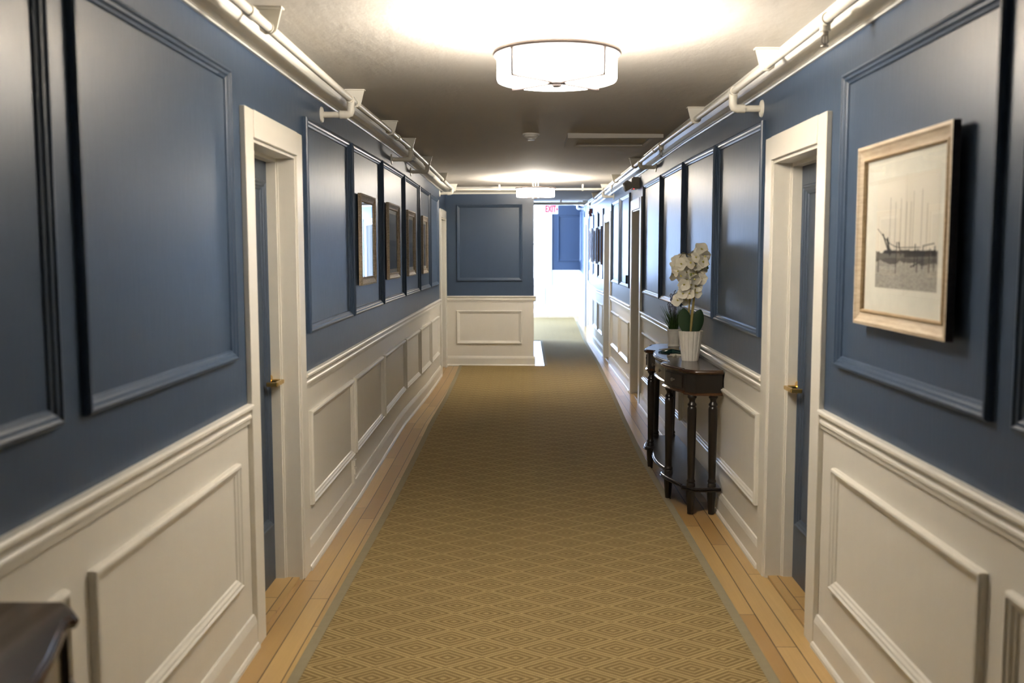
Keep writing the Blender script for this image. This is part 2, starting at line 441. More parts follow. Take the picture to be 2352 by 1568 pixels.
for side, mp, drs, u1 in (('left', mapL, doorsL, YE), ('right', mapR, doorsR, YF)):
    mb = MB()
    for a, b in segs(YB, u1, drs): mb.sweep(mp, RAILP, stations(a, b))
    trim(mb, 'white chair rail running along the %s wall' % side, 'chair rail')
    mb = MB()
    for a, b in segs(YB, u1, drs): mb.sweep(mp, BASEP, stations(a, b))
    struct(mb.build('baseboard_' + side, M['white'], dowarp=True), 'white baseboard along the foot of the %s wall' % side, 'baseboard')
    mb = MB(); mb.sweep(mp, CROWNP, stations(YB, u1))
    trim(mb, 'white crown moulding along the top of the %s wall' % side, 'crown moulding')
mb = MB(); mb.sweep(mapE, RAILP, [XL, XE + .03]); trim(mb, 'white chair rail across the end wall', 'chair rail')
mb = MB(); mb.sweep(mapE, BASEP, [XL, XE + .02]); struct(mb.build('baseboard_end', M['white'], dowarp=True), 'white baseboard along the end wall', 'baseboard')
mb = MB(); mb.sweep(mapE, CROWNP, [XL, XE + .05]); trim(mb, 'white crown moulding along the top of the end wall', 'crown moulding')
mb = MB(); mb.sweep(mapF, RAILP, [WX1 + .16, XR]); mb.sweep(mapF, RAILP, [XLOB, WX0 - .16]); trim(mb, 'white chair rail on the bright far wall', 'chair rail')
mb = MB(); mb.sweep(mapF, BASEP, [XLOB, XR]); struct(mb.build('baseboard_far', M['white'], dowarp=True), 'white baseboard along the bright far wall', 'baseboard')
mb = MB(); mb.sweep(mapF, CROWNP, [XLOB, XR]); trim(mb, 'white crown moulding along the top of the far wall', 'crown moulding')

PANP = [(0, 0), (0, .014), (.004, .021), (.012, .023), (.018, .017), (.026, .015), (.032, .009), (.040, .006), (.044, 0)]
def panel(mp, u0, u1, v0, v1, label, mat):
    mb = MB(); mb.frame(mp, u0, u1, v0, v1, PANP)
    return trim(mb, label, 'wall panel moulding', mat)
PT, PB, WT, WB = 2.283, 1.20, .803, .312
ordn = ['first', 'second', 'third', 'fourth', 'fifth', 'sixth', 'seventh', 'eighth', 'ninth', 'tenth', 'eleventh', 'twelfth']
upL = [(-1.05, .0), (.1, 1.05), (1.12, 2.23), (2.36, 3.615), (4.84, 6.05), (6.12, 7.33), (7.40, 8.68), (8.74, 9.90), (9.96, 11.04), (11.10, 12.10)]
upR = [(-1.2, -.05), (.0, 1.12), (1.18, 2.305), (2.43, 3.645), (4.85, 6.0), (6.06, 7.22), (7.28, 8.42), (8.48, 9.70), (10.98, 12.08), (12.16, 13.24), (14.72, 15.70), (15.78, 16.80), (16.88, 17.95), (19.5, 20.9)]
desL = ['partly out of frame, nearest the camera', 'between the near console table and the first door', 'just past the first door', 'around the mirror', 'around the first dark picture', 'around the second dark picture', 'around the third dark picture', 'narrow one before the far left door']
desR = ['at the right edge of the photo, nearest the camera', 'around the large framed print', 'just past the first door on the right', 'behind the orchid', 'past the orchid, nearer one', 'last before the second right door', 'just past the second right door', 'just before the third right door', 'around the nearest of three far pictures', 'around the middle of three far pictures', 'around the farthest of three far pictures', 'in the far right corner']
for (mp, ups, des, side) in ((mapL, upL, desL, 'left'), (mapR, upR, desR, 'right')):
    off = len(ups) - len(des)
    for i, (a, b) in enumerate(ups):
        d = des[i - off] if i >= off else 'behind the camera, %s one' % ordn[i]
        panel(mp, a, b, PB, PT, 'blue upper panel moulding on the %s wall, %s' % (side, d), 'blue')
        panel(mp, a - .01, b - .01, WB, WT, 'white wainscot panel moulding on the %s wall, %s' % (side, d), 'white')
panel(mapE, -.96, -.05, 1.215, 2.27, 'blue upper panel moulding on the end wall', 'blue')
panel(mapE, -.965, -.055, .32, .80, 'white wainscot panel moulding on the end wall', 'white')
panel(mapF, .70, 1.22, 1.20, 2.20, 'blue panel moulding on the far wall right of the window', 'blue')
panel(mapF, .72, 1.20, .25, .86, 'white panel moulding low on the far wall, right', 'white')
panel(mapF, -.35, .42, .25, .62, 'white panel moulding low on the far wall, below the window', 'white')
mb = MB(); mb.box((XL, 5.99, .14), (XL + .018, 6.03, .31)); mb.box((XL, 5.985, .20), (XL + .026, 6.035, .235)); mb.box((XL, 5.985, .255), (XL + .026, 6.035, .29))
trim(mb, 'short vertical white cord cover below the left wainscot panels', 'cord cover')

# ------------------------------------------------------------------ doors
DEPTH = .118
def lever(parent, side, y, z, sx, dirn=-1):
    # sx=+1 opens toward +x (left wall door), -1 toward -x ; lever points to dirn*y
    x0 = (XL - DEPTH) if side == 'L' else (XR + DEPTH)
    h = empty('door_handle', (x0, y, z)); h.parent = parent
    h.location = Vector((x0, y, z)) - parent.location
    mb = MB(); mb.lathe([(.033, 0), (.033, .006 * sx), (.028, .011 * sx), (.012, .013 * sx), (.012, .05 * sx)], (x0, y, z), 24, 'x')
    mb.build('rose', M['brass'], h, smooth=True)
    mb = MB()
    X1 = x0 + .060 * sx
    mb.box((min(x0 + .045 * sx, X1 + .008 * sx), y - .012, z - .010), (max(x0 + .045 * sx, X1 + .008 * sx), y + .014, z + .010))
    mb.box((min(X1 - .008 * sx, X1 + .008 * sx), min(y, y + dirn * .115), z - .010), (max(X1 - .008 * sx, X1 + .008 * sx), max(y, y + dirn * .115), z + .010))
    mb.box((min(x0 + .015 * sx, X1 + .008 * sx), min(y + dirn * .100, y + dirn * .118), z - .010), (max(x0 + .015 * sx, X1 + .008 * sx), max(y + dirn * .100, y + dirn * .118), z + .010))
    bmesh.ops.bevel(mb.bm, geom=list(mb.bm.edges), offset=.003, segments=1, affect='EDGES')
    mb.build('lever', M['brass'], h)
    return h
dn = [0]
def door(side, d, label, handle=True):
    dn[0] += 1
    mp = mapL if side == 'L' else mapR
    y0, y1 = d; a, b = y0 + CW, y1 - CW
    yc = (y0 + y1) / 2; x = XL if side == 'L' else XR
    root = empty('door_%d' % dn[0], (x, yc, H(x, yc, 0)), label, 'door', kind='structure')
    mb = MB()  # casing: plain flat boards with a small inner bead
    def bx(u0, u1, v0, v1, h0, h1):
        p = mp(u0, v0, h0); q = mp(u1, v1, h1)
        mb.box([min(p[i], q[i]) for i in range(3)], [max(p[i], q[i]) for i in range(3)])
    bx(y0, a, 0, DTOP, 0, .022); bx(b, y1, 0, DTOP, 0, .022); bx(a, b, DOP, DTOP, 0, .026)
    bmesh.ops.bevel(mb.bm, geom=list(mb.bm.edges), offset=.002, segments=1, affect='EDGES')
    mb.build('casing', M['white'], root, dowarp=True)
    mb = MB()  # jambs and stops
    bx(a, a + .015, 0, DOP, -.2, .012); bx(b - .015, b, 0, DOP, -.2, .012); bx(a + .015, b - .015, DOP - .015, DOP, -.2, .012)
    bx(a + .015, a + .032, 0, DOP - .015, -DEPTH, -DEPTH + .045); bx(b - .032, b - .015, 0, DOP - .015, -DEPTH, -DEPTH + .045); bx(a + .032, b - .032, DOP - .032, DOP - .015, -DEPTH, -DEPTH + .045)
    bx(a + .015, a + .022, 0, DOP - .015, -DEPTH + .045, -DEPTH + .053); bx(b - .022, b - .015, 0, DOP - .015, -DEPTH + .045, -DEPTH + .053)
    mb.build('jamb', M['white'], root, dowarp=True)
    mb = MB(); bx(a + .015, b - .015, .012, DOP - .02, -DEPTH - .045, -DEPTH)
    l0, l1 = a + .11, b - .11
    for v0, v1 in ((.30, 1.94),):
        mb.frame(lambda u, v, h: mp(u, v, h - DEPTH), l0, l1, v0, v1, PANP)
    mb.build('door_leaf', M['blue_door'], root, dowarp=True)
    mb = MB(); bx(a, b, 0.0, .012, -.19, -.004)
    mb.build('threshold', M['floor'], root, dowarp=True)
    if handle:
        lever(root, side, b - .058, (.995 if side == 'L' else .985) + H(x, yc, 1), 1 if side == 'L' else -1)
    return root
door('L', doorsL[0], 'blue door with brass lever in white casing, first on the left')
door('L', doorsL[1], 'blue door in white casing at the far end of the left wall')
door('R', doorsR[0], 'blue door with brass lever in white casing, first on the right')
door('R', doorsR[1], 'recessed door in white casing on the right wall past the console table')
door('R', doorsR[2], 'recessed door in white casing, third along the right wall')
door('R', doorsR[3], 'farthest door on the right wall, near the bright lobby', True)

# ------------------------------------------------------------------ windows
wn_ = [0]
def window(mp, u0, u1, v0, v1, label, cas=.15):
    wn_[0] += 1
    p = mp((u0 + u1) / 2, v0, 0); root = empty('window_%d' % wn_[0], p, label, 'window', kind='structure')
    mb = MB()
    def bx(m, a, b, c, d, h0, h1):
        p = mp(a, c, h0); q = mp(b, d, h1); m.box([min(p[i], q[i]) for i in range(3)], [max(p[i], q[i]) for i in range(3)])
    bx(mb, u0 - cas, u0, v0 - .12, v1 + .12, 0, .022); bx(mb, u1, u1 + cas, v0 - .12, v1 + .12, 0, .022); bx(mb, u0, u1, v1, v1 + .12, 0, .022); bx(mb, u0, u1, v0 - .12, v0 - .03, 0, .026)
    mb.build('window_casing', M['white'], root, dowarp=True)
    mb = MB(); bx(mb, u0 - .08, u1 + .08, v0 - .03, v0, -.15, .05); mb.build('window_sill', M['white'], root, dowarp=True)
    mid = v0 + (v1 - v0) * .47
    for nm, c, d, h in (('lower_sash', v0, mid + .02, -.08), ('upper_sash', mid - .02, v1, -.12)):
        mb = MB()
        bx(mb, u0, u0 + .04, c, d, h - .035, h); bx(mb, u1 - .04, u1, c, d, h - .035, h); bx(mb, u0 + .04, u1 - .04, c, c + .04, h - .035, h); bx(mb, u0 + .04, u1 - .04, d - .04, d, h - .035, h)
        if nm == 'upper_sash':
            bx(mb, u0 + .04, u1 - .04, d - .24, d - .225, h - .03, h)
            n = 6
            for i in range(1, n):
                uu = u0 + .04 + (u1 - u0 - .08) * i / n; bx(mb, uu - .004, uu + .004, d - .225, d - .04, h - .03, h)
        s_ = mb.build(nm, M['white'], root, dowarp=True)
        mb = MB(); bx(mb, u0 + .04, u1 - .04, c + .04, d - .04, h - .02, h - .016); mb.build('pane', M['glass'], s_, dowarp=True)
    return root
window(mapF, WX0, WX1, WZ0, WZ1, 'tall bright sash window at the very end of the hall')
window(mapF, -2.1, -1.1, WZ0, WZ1, 'second sash window of the far wall, hidden by the end wall')
window(mapS, 17.7, 20.8, .7, 2.4, 'wide lobby side window, out of sight past the end wall')
portal(((WX0 + WX1) / 2, YF + .22, 1.85), (-PI / 2, 0, 0), WX1 - WX0, 1.7)
portal((-1.6, YF + .22, 1.85), (-PI / 2, 0, 0), 1.0, 1.7)
portal((XLOB - .22, 19.25, 1.7), (0, -PI / 2, 0), 1.8, 3.1)

# ------------------------------------------------------------------ rug
RL = [(YB, -.88), (3.4, -.893), (6, -.88), (8, -.874), (10, -.89), (13.285, -.93)]
RR = [(YB, .955), (3.4, .948), (5.5, .93), (7.3, .915), (9, .945), (11, 1.0), (13.6, 1.05), (17.5, 1.08), (20.0, 1.08)]
rug = empty('carpet_runner', (0, 6, H(0, 6, 0)), 'tan diamond-patterned carpet runner down the middle of the hall', 'rug')
BIND = .042; RT = .009
mb = MB(); ys = stations(YB + .1, YE - .035, .4)
def gridstrip(mb, fl_, fr_, ys, nx, z0, z1):
    rows = []
    for y in ys:
        a, b = fl_(y), fr_(y); xs = [a + (b - a) * i / nx for i in range(nx + 1)]
        rows.append(([mb.v((x, y, z1 + H(x, y, 0))) for x in xs], [mb.v((x, y, z0 + H(x, y, 0))) for x in xs]))
    for (t0, b0), (t1, b1) in zip(rows, rows[1:]):
        for i in range(nx):
            mb.f([t0[i], t0[i + 1], t1[i + 1], t1[i]]); mb.f([b0[i], b1[i], b1[i + 1], b0[i + 1]])
        mb.f([t0[0], t1[0], b1[0], b0[0]]); mb.f([t0[-1], b0[-1], b1[-1], t1[-1]])
    for t, b in (rows[0], rows[-1]):
        for i in range(nx): mb.f([t[i], b[i], b[i + 1], t[i + 1]])
fl_ = lambda y: lerp_table(RL, y); fr_ = lambda y: lerp_table(RR, y)
gridstrip(mb, lambda y: fl_(y) + BIND, lambda y: fr_(y) - BIND, ys, 6, .001, RT)
gridstrip(mb, lambda y: .30, lambda y: fr_(y) - BIND, stations(YE - .035, 17.2, .4), 3, .001, RT)
gridstrip(mb, lambda y: -1.8, lambda y: fr_(y) - BIND, stations(17.2, 20.7, .3), 8, .001, RT)
mb.build('pile', M['rug'], rug)
for f0, f1, ys_ in ((fl_, lambda y: fl_(y) + BIND, ys), (lambda y: fr_(y) - BIND, fr_, stations(YB + .1, 20.0, .4)), (lambda y: .26, lambda y: .30, stations(YE, 17.2, .4))):
    mb = MB(); gridstrip(mb, f0, f1, ys_, 1, .001, RT + .002); mb.build('edge_binding', M['binding'], rug)

# ------------------------------------------------------------------ drum ceiling lamps
def lamp(x, y, dz, label):
    root = empty('ceiling_lamp', (x, y, CEIL + dz), label, 'lamp', 'drum ceiling lamps')
    C = (x, y, dz)
    def B(mb, n, m, **k): return mb.build(n, M[m], k.pop('parent', root), smooth=True, **k)
    mb = MB(); mb.lathe([(.062, 2.505), (.062, 2.49), (.056, 2.478), (.01, 2.476)], C, 32); B(mb, 'canopy', 'lampmetal')
    for t in (0.5, 2.6, 4.7):
        mb = MB(); mb.tube([(x + .035 * math.cos(t), y + .035 * math.sin(t), 2.478 + dz), (x + .035 * math.cos(t), y + .035 * math.sin(t), 2.36 + dz)], .005, 8); B(mb, 'stem', 'lampmetal')
    mb = MB(); mb.lathe([(.2325, 2.360), (.246, 2.360), (.249, 2.368), (.246, 2.377), (.2325, 2.377)], C, 64, cap=False)
    mb.bm.verts.ensure_lookup_table()
    B(mb, 'ring', 'lampmetal')
    mb = MB(); mb.lathe([(.232, 2.372), (.232, 2.274), (.229, 2.266), (.001, 2.266), (.001, 2.269), (.2265, 2.269), (.229, 2.275), (.229, 2.372), (.232, 2.372)], C, 64, cap=False)
    sh = B(mb, 'lamp_shade', 'shade')
    for k in range(4):
        t = PI / 4 + k * PI / 2; c, s_ = math.cos(t), math.sin(t)
        mb = MB(); mb.tube([(x + .242 * c, y + .242 * s_, 2.37 + dz), (x + .242 * c, y + .242 * s_, 2.262 + dz), (x + .02 * c, y + .02 * s_, 2.262 + dz)], .0065, 8); B(mb, 'arm', 'lampmetal')
    mb = MB(); mb.lathe([(.001, 2.266), (.026, 2.265), (.036, 2.261), (.036, 2.256), (.020, 2.253), (.020, 2.247), (.014, 2.243), (.001, 2.242)], C, 32); B(mb, 'finial', 'lampmetal')
    for t in (0.0, 2.1, 4.2):
        bp = (x + .09 * math.cos(t), y + .09 * math.sin(t), 2.330 + dz)
        mb = MB(); mb.sphere(bp, .026, 12, 8); B(mb, 'bulb', 'bulb')
        l = bpy.data.lights.new('bulb_light', 'POINT'); l.energy = LAMP_POWER / 3; l.color = LAMP_COL; l.shadow_soft_size = .03
        lo = bpy.data.objects.new('bulb_light', l); lo.parent = root; col.objects.link(lo)
        lo.location = Vector((bp[0], bp[1], 2.345 + dz + .028)) - root.location
    return root
M['bulb'] = emit('lit_bulb', LAMP_COL, 8)
lamp(.12, 3.80, 0, 'white drum ceiling lamp, the large near one')
lamp(.117, 11.8, .022, 'white drum ceiling lamp, the small far one before the end wall')

# ------------------------------------------------------------------ ceiling things
zc = CEIL + H(.04, 7.5, 2.4)
sd = empty('smoke_detector', (.04, 7.5, zc), 'round white smoke detector on the ceiling between the lamps', 'smoke detector')
mb = MB(); mb.lathe([(.065, 0), (.065, -.012), (.055, -.014), (.052, -.026)], (.04, 7.5, zc), 32); mb.build('base', M['offwhite'], sd, smooth=True)
mb = MB(); mb.lathe([(.050, -.024), (.040, -.034), (.028, -.036), (.026, -.050), (.001, -.052)], (.04, 7.5, zc), 32); mb.build('sensor_head', M['offwhite'], sd, smooth=True)
zc = CEIL + H(.7, 7.8, 2.4)
ha = empty('ceiling_hatch', (.69, 7.8, zc), 'raised white frame of a ceiling access hatch beside the right pipe', 'hatch')
mb = MB(); mb.frame(lambda u, v, h: (u, v, zc - h), .32, 1.05, 7.44, 8.14, [(0, -.01), (0, .034), (.07, .034), (.09, .028), (.09, -.01)]); mb.build('hatch_frame', M['ceiling'], ha)
mb = MB(); mb.box((.41, 7.53, zc - .006), (.96, 8.05, zc + .004)); mb.build('hatch_board', M['ceiling'], ha)

# ------------------------------------------------------------------ sprinkler pipes
PX_L, PX_R, PZ, PR = -.95, 1.043, 2.432, .0175
def pipe_system(side, flanges, brackets, heads, couplings, label, y_end, dash=None):
    X = PX_L if side == 'L' else PX_R; W = XL if side == 'L' else XR; s = -1 if side == 'L' else 1
    hz = lambda y: PZ + H(X, y, 2.4)
    root = empty('sprinkler_pipe', (X, 6, hz(6)), label, 'pipe')
    mb = MB(); mb.tube([(X, y, hz(y)) for y in stations(YB, y_end, .5)], PR, 16); mb.build('pipe', M['pipe'], root, smooth=True)
    for y, zf in flanges:
        z = zf
        pts = [(X, y, hz(y)), (X, y, z + .03), (X + s * .003, y, z + .012), (X + s * .012, y, z + .003), (X + s * .03, y, z), (W - s * .003, y, z)]
        br = MB(); br.tube(pts, .0165, 16); b_ = br.build('branch', M['pipe'], root, smooth=True)
        mb = MB(); mb.tube([(X, y, z + .055), (X, y, z + .022), (X + s * .006, y, z + .006), (X + s * .022, y, z), (X + s * .06, y, z)], .0215, 16)
        mb.tube([(X, y - .035, hz(y)), (X, y + .035, hz(y))], .0225, 16); mb.tube([(X, y, hz(y)), (X, y, hz(y) - .035)], .0215, 16)
        mb.build('elbow', M['pipe'], b_, smooth=True)
        mb = MB(); mb.lathe([(.020, -s * .012), (.040, -s * .008), (.043, -s * .003), (.043, 0)], (W, y, z), 24, 'x'); mb.build('flange', M['pipe'], b_, smooth=True)
    for y in brackets:
        z = hz(y); zt = CEIL + H(X, y, 2.4)
        mb = MB()
        pr = [(-.052, zt), (.052, zt), (.030, z - .012), (.012, z - .024), (-.012, z - .024), (-.030, z - .012)]
        mb.loft([[(X - s * .0 + a, y - .004, b) for a, b in pr], [(X + a, y + .004, b) for a, b in pr]])
        mb.box((X - .055, y - .02, zt - .006), (X + .055, y + .02, zt))
        mb.tube([(X, y - .012, z), (X, y + .012, z)], .022, 16)
        mb.build('bracket', M['pipe'], root)
    for y in couplings:
        mb = MB(); mb.tube([(X, y - .035, hz(y - .035)), (X, y + .035, hz(y + .035))], .0225, 16); mb.build('coupling', M['pipe'], root, smooth=True)
    for y in heads:
        z = hz(y)
        mb = MB(); mb.tube([(X, y - .03, z), (X, y + .03, z)], .0225, 16); mb.tube([(X, y, z), (X, y, z - .04)], .019, 12)
        b_ = mb.build('sprinkler_tee', M['pipe'], root, smooth=True)
        mb = MB(); mb.lathe([(.012, -.038), (.012, -.052), (.007, -.054)], (X, y, z), 12)
        mb.tube([(X - .009, y, z - .052), (X - .011, y, z - .075), (X, y, z - .088)], .0022, 6); mb.tube([(X + .009, y, z - .052), (X + .011, y, z - .075), (X, y, z - .088)], .0022, 6)
        mb.tube([(X, y, z - .05), (X, y, z - .088)], .0025, 6); mb.lathe([(.014, -.088), (.014, -.091)], (X, y, z), 12)
        mb.build('sprinkler_head', M['dull_metal'], b_)
    return root, hz
pl, hzL = pipe_system('L', [(5.28, 2.352), (8.0, 2.375), (9.33, 2.385), (12.42, 2.37)], [3.61, 5.42, 6.8, 7.9, 9.3, 11.06, 12.65], [], [3.38, 7.2], 'white sprinkler pipe along the top of the left wall', 12.82)
pr_, hzR = pipe_system('R', [(4.93, 2.325), (8.88, 2.383), (13.1, 2.365), (19.6, 2.50)], [2.5, 4.25, 6.0, 9.3, 11.25, 12.85, 14.6, 17.0, 18.6], [3.44, 7.52, 11.8, 15.8], [7.9], 'white sprinkler pipe with sprinkler heads along the top of the right wall', 20.9)
for yy, xa, lab in ((12.82, PX_L, 'thin white pipe crossing the ceiling above the end wall'), (16.6, XE, 'second white pipe crossing the ceiling beyond the end wall')):
    z = PZ + .01 + H(0, yy, 2.4)
    r = empty('cross_pipe', (0.0, yy, z), lab, 'pipe')
    mb = MB(); mb.tube([(xa + .001, yy, z), (PX_R - .02, yy, z)], .015 if yy < 13 else .022, 12); mb.build('pipe', M['pipe'], r, smooth=True)
    for xx in ((-.35, .75) if yy < 13 else (.6,)):
        mb = MB(); mb.box((xx - .012, yy - .012, z), (xx + .012, yy + .012, CEIL + H(xx, yy, 2.4))); mb.tube([(xx - .01, yy, z), (xx + .01, yy, z)], .026, 12)
        mb.build('hanger', M['pipe'], r)

# ------------------------------------------------------------------ wall devices
def box_obj(a, b, bev=.004):
    mb = MB(); mb.box(a, b); bmesh.ops.bevel(mb.bm, geom=list(mb.bm.edges), offset=bev, segments=2, affect='EDGES'); return mb
el = empty('emergency_light', (XR, 10.25, 2.30), 'beige twin-head emergency light above the second right door', 'emergency light')
box_obj((XR - .085, 10.12, 2.275), (XR, 10.38, 2.395), .012).build('housing', M['box'], el)
for dy, ry in ((-.075, 205), (.06, 160)):
    mb = MB(); mb.loft([[(r * math.cos(t) * 1.0, r * math.sin(t) * .8, h) for t in [PI / 6 + k * PI / 3 for k in range(6)]] for r, h in ((.028, 0), (.050, .045), (.056, .075), (.050, .082))])
    mb.bm.transform(Matrix.Translation((XR - .145, 10.22 + dy, 2.345)) @ Matrix.Rotation(math.radians(ry), 4, 'X') @ Matrix.Rotation(math.radians(35), 4, 'Y'))
    mb.build('lamp_head', M['box'], el)
mb = MB(); mb.sphere((XR - .06, 10.16, 2.275), .006, 8, 6); mb.build('indicator_light', M['led'], el)
st = empty('alarm_strobe', (XR, 17.35, 2.30), 'small dark red alarm box high on the far right wall', 'alarm')
box_obj((XR - .06, 17.29, 2.26), (XR, 17.41, 2.40), .006).build('housing', M['red_plastic'], st)
box_obj((XR - .075, 17.315, 2.30), (XR - .058, 17.385, 2.36), .004).build('strobe_lens', M['offwhite'], st)
wp = empty('wall_plate', (XR, 11.28, 1.25), 'thin dark upright plate inside the panel past the second right door', 'wall plate')
box_obj((XR - .022, 11.265, 1.245), (XR, 11.295, 1.345), .002).build('plate', M['black'], wp)

# exit sign
def text_mesh(txt, size, depth):
    c = bpy.data.curves.new('t', 'FONT'); c.body = txt; c.size = size; c.extrude = depth; c.align_x = 'CENTER'; c.align_y = 'CENTER'; c.offset = .002
    o = bpy.data.objects.new('t', c); col.objects.link(o)
    dg = bpy.context.evaluated_depsgraph_get(); me = bpy.data.meshes.new_from_object(o.evaluated_get(dg)); bpy.data.objects.remove(o)
    return me
EX, EY, EZ = .545, 20.0, 2.51
ex = empty('exit_sign', (EX, EY, EZ), 'white exit sign with red letters hanging before the far window', 'sign')
box_obj((EX - .155, EY - .02, EZ - .10), (EX + .125, EY + .02, EZ + .10), .006).build('housing', M['offwhite'], ex)
mb = MB(); mb.box((EX - .015, EY - .01, EZ + .10), (EX + .015, EY + .01, CEIL + H(EX, EY, 2.4))); mb.build('mount', M['offwhite'], ex)
me = text_mesh('EXIT', .17, .002); me.transform(Matrix.Rotation(PI / 2, 4, 'X')); me.materials.append(M['exit_red'])
lt = bpy.data.objects.new('letters', me); col.objects.link(lt); lt.parent = ex; lt.location = (-.035, -.023, -.0)
wd = max(v.co.x for v in me.vertices) - min(v.co.x for v in me.vertices); me.transform(Matrix.Diagonal((.215 / wd, 1, 1.12, 1)))
mb = MB(); mb.loft([[(EX + .088, EY - .024, EZ + .03), (EX + .118, EY - .024, EZ), (EX + .088, EY - .024, EZ - .03)], [(EX + .088, EY - .0195, EZ + .03), (EX + .118, EY - .0195, EZ), (EX + .088, EY - .0195, EZ - .03)]]); mb.build('arrow', M['exit_red'], ex)

# ------------------------------------------------------------------ framed pictures
def picture(side, y0, y1, z0, z1, p, fw, fmat, label, cat, prn='print_dark', bead=None, matm=.05, mirror=False, group=None, prect=None):
    mp = mapL if side == 'L' else mapR
    x = XL if side == 'L' else XR; yc = (y0 + y1) / 2; dz = H(x, yc, 1.6)
    z0 += dz; z1 += dz
    name = 'framed_mirror' if mirror else 'framed_picture'
    root = empty(name, (x, yc, z0), label, cat, group)
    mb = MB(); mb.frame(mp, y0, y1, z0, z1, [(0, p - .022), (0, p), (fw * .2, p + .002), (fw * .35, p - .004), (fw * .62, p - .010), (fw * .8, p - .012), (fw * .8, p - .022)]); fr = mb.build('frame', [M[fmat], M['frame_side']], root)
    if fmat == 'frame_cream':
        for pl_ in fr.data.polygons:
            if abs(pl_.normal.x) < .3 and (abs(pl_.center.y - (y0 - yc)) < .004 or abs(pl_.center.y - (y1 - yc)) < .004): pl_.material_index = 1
    mb = MB(); i = fw * .8; mb.frame(mp, y0 + i, y1 - i, z0 + i, z1 - i, [(0, p - .021), (0, p - .008), (fw * .12, p - .006), (fw * .2, p - .012), (fw * .2, p - .021)]); mb.build('inner_bead', M[bead or fmat], root)
    def plate(nm, a, b, c, d, h0, h1, m):
        q = mp(a, c, h0); r = mp(b, d, h1); mb = MB(); mb.box([min(q[k], r[k]) for k in range(3)], [max(q[k], r[k]) for k in range(3)]); return mb.build(nm, M[m], root)
    a, b, c, d = y0 + fw, y1 - fw, z0 + fw, z1 - fw
    if mirror:
        mg = plate('mirror_glass', a, b, c, d, p - .022, p - .017, 'mirror')
        for v in mg.data.vertices:
            if v.co.y > 0: v.co.x += .006
        return root
    plate('backing_board', y0 + .01, y1 - .01, z0 + .01, z1 - .01, p - .026, p - .022, 'frame_brown')
    plate('hanging_wire', yc - .004, yc + .004, z1 - .10, z1 - .02, .0, p - .026, 'dull_metal')
    plate('mat', a, b, c, d, p - .022, p - .019, 'mat')
    if prect: q = (prect[0], prect[1], prect[2] + dz, prect[3] + dz)
    else: q = (a + matm, b - matm, c + matm, d - matm)
    pr = plate('print', *q, p - .0195, p - .0185, prn)
    plate('glass', a, b, c, d, p - .0155, p - .0145, 'glass')
    return root, q, pr
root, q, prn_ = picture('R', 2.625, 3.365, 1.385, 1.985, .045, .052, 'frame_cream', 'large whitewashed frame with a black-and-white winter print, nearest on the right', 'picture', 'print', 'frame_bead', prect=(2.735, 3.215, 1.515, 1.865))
# ink lines of the print (bare trunks, hammock-like branch)
mb = MB(); a, b, c, d = q; wq, hq = b - a, d - c
def ink(mb, u0, v0, u1, v1, w):
    # u measured from the far (left in photo) edge
    P = lambda u, v, h: mapR(b - u * wq, c + v * hq, h)
    du, dv = (u1 - u0) * wq, (v1 - v0) * hq; L = math.hypot(du, dv); nx, ny = -dv / L * w / wq, du / L * w / hq
    r = [(u0 - nx, v0 - ny), (u1 - nx, v1 - ny), (u1 + nx, v1 + ny), (u0 + nx, v0 + ny)]
    mb.loft([[P(u, v, .0262) for u, v in r], [P(u, v, .0270) for u, v in r]])
rs = random.Random(3)
for u in (.24, .33, .42, .51, .58, .62, .75, .83): ink(mb, u, .35, u + .005, .86 - rs.random() * .15, .0010)
mb.build('pale_trunks', M['ink_light'], root)
mb = MB()
for u, h in ((.05, .34), (.36, .42), (.66, .40), (.70, .36), (.78, .38), (.88, .36), (.95, .38)): ink(mb, u, .12 + rs.random() * .08, u + .01, h, .003)
for k in range(9):
    u0 = .02 + k * .08; ink(mb, u0, .55 - .18 * math.sin(min(1, k / 5) * PI / 2) , u0 + .085, .55 - .18 * math.sin(min(1, (k + 1) / 5) * PI / 2), .0012)
for (u0, v0, u1, v1, w) in ((.12, .5, .24, .32, .004), (.2, .46, .26, .30, .007), (.40, .42, .44, .30, .004), (.6, .2, .8, .26, .002), (.78, .38, .95, .40, .0015), (.15, .33, .97, .33, .0045), (.5, .30, .98, .31, .006)): ink(mb, u0, v0, u1, v1, w)
mb.build('dark_branches', M['ink'], root)

picture('L', 6.31, 6.92, 1.378, 1.985, .034, .055, 'frame_grey', 'bright mirror in a weathered wood frame, nearest on the left wall', 'mirror', mirror=True)
for (a, b, lab) in ((7.58, 8.24, 'first dark picture in a weathered frame past the mirror on the left'), (8.84, 9.42, 'middle dark picture in a weathered frame on the left wall'), (10.1, 10.62, 'farthest dark picture in a weathered frame on the left wall')):
    picture('L', a, b, 1.375, 1.985, .034, .052, 'frame_grey', lab, 'picture', 'print_dark', matm=.03, group='dark pictures along the left wall')
for (a, b, lab) in ((14.95, 15.55, 'nearest of three brown-framed pictures on the far right wall'), (16.0, 16.6, 'middle of three brown-framed pictures on the far right wall'), (17.1, 17.7, 'farthest of three brown-framed pictures on the far right wall')):
    picture('R', a, b, 1.42, 2.02, .03, .045, 'frame_brown', lab, 'picture', 'print_dark', matm=.03, group='pictures on the far right wall')

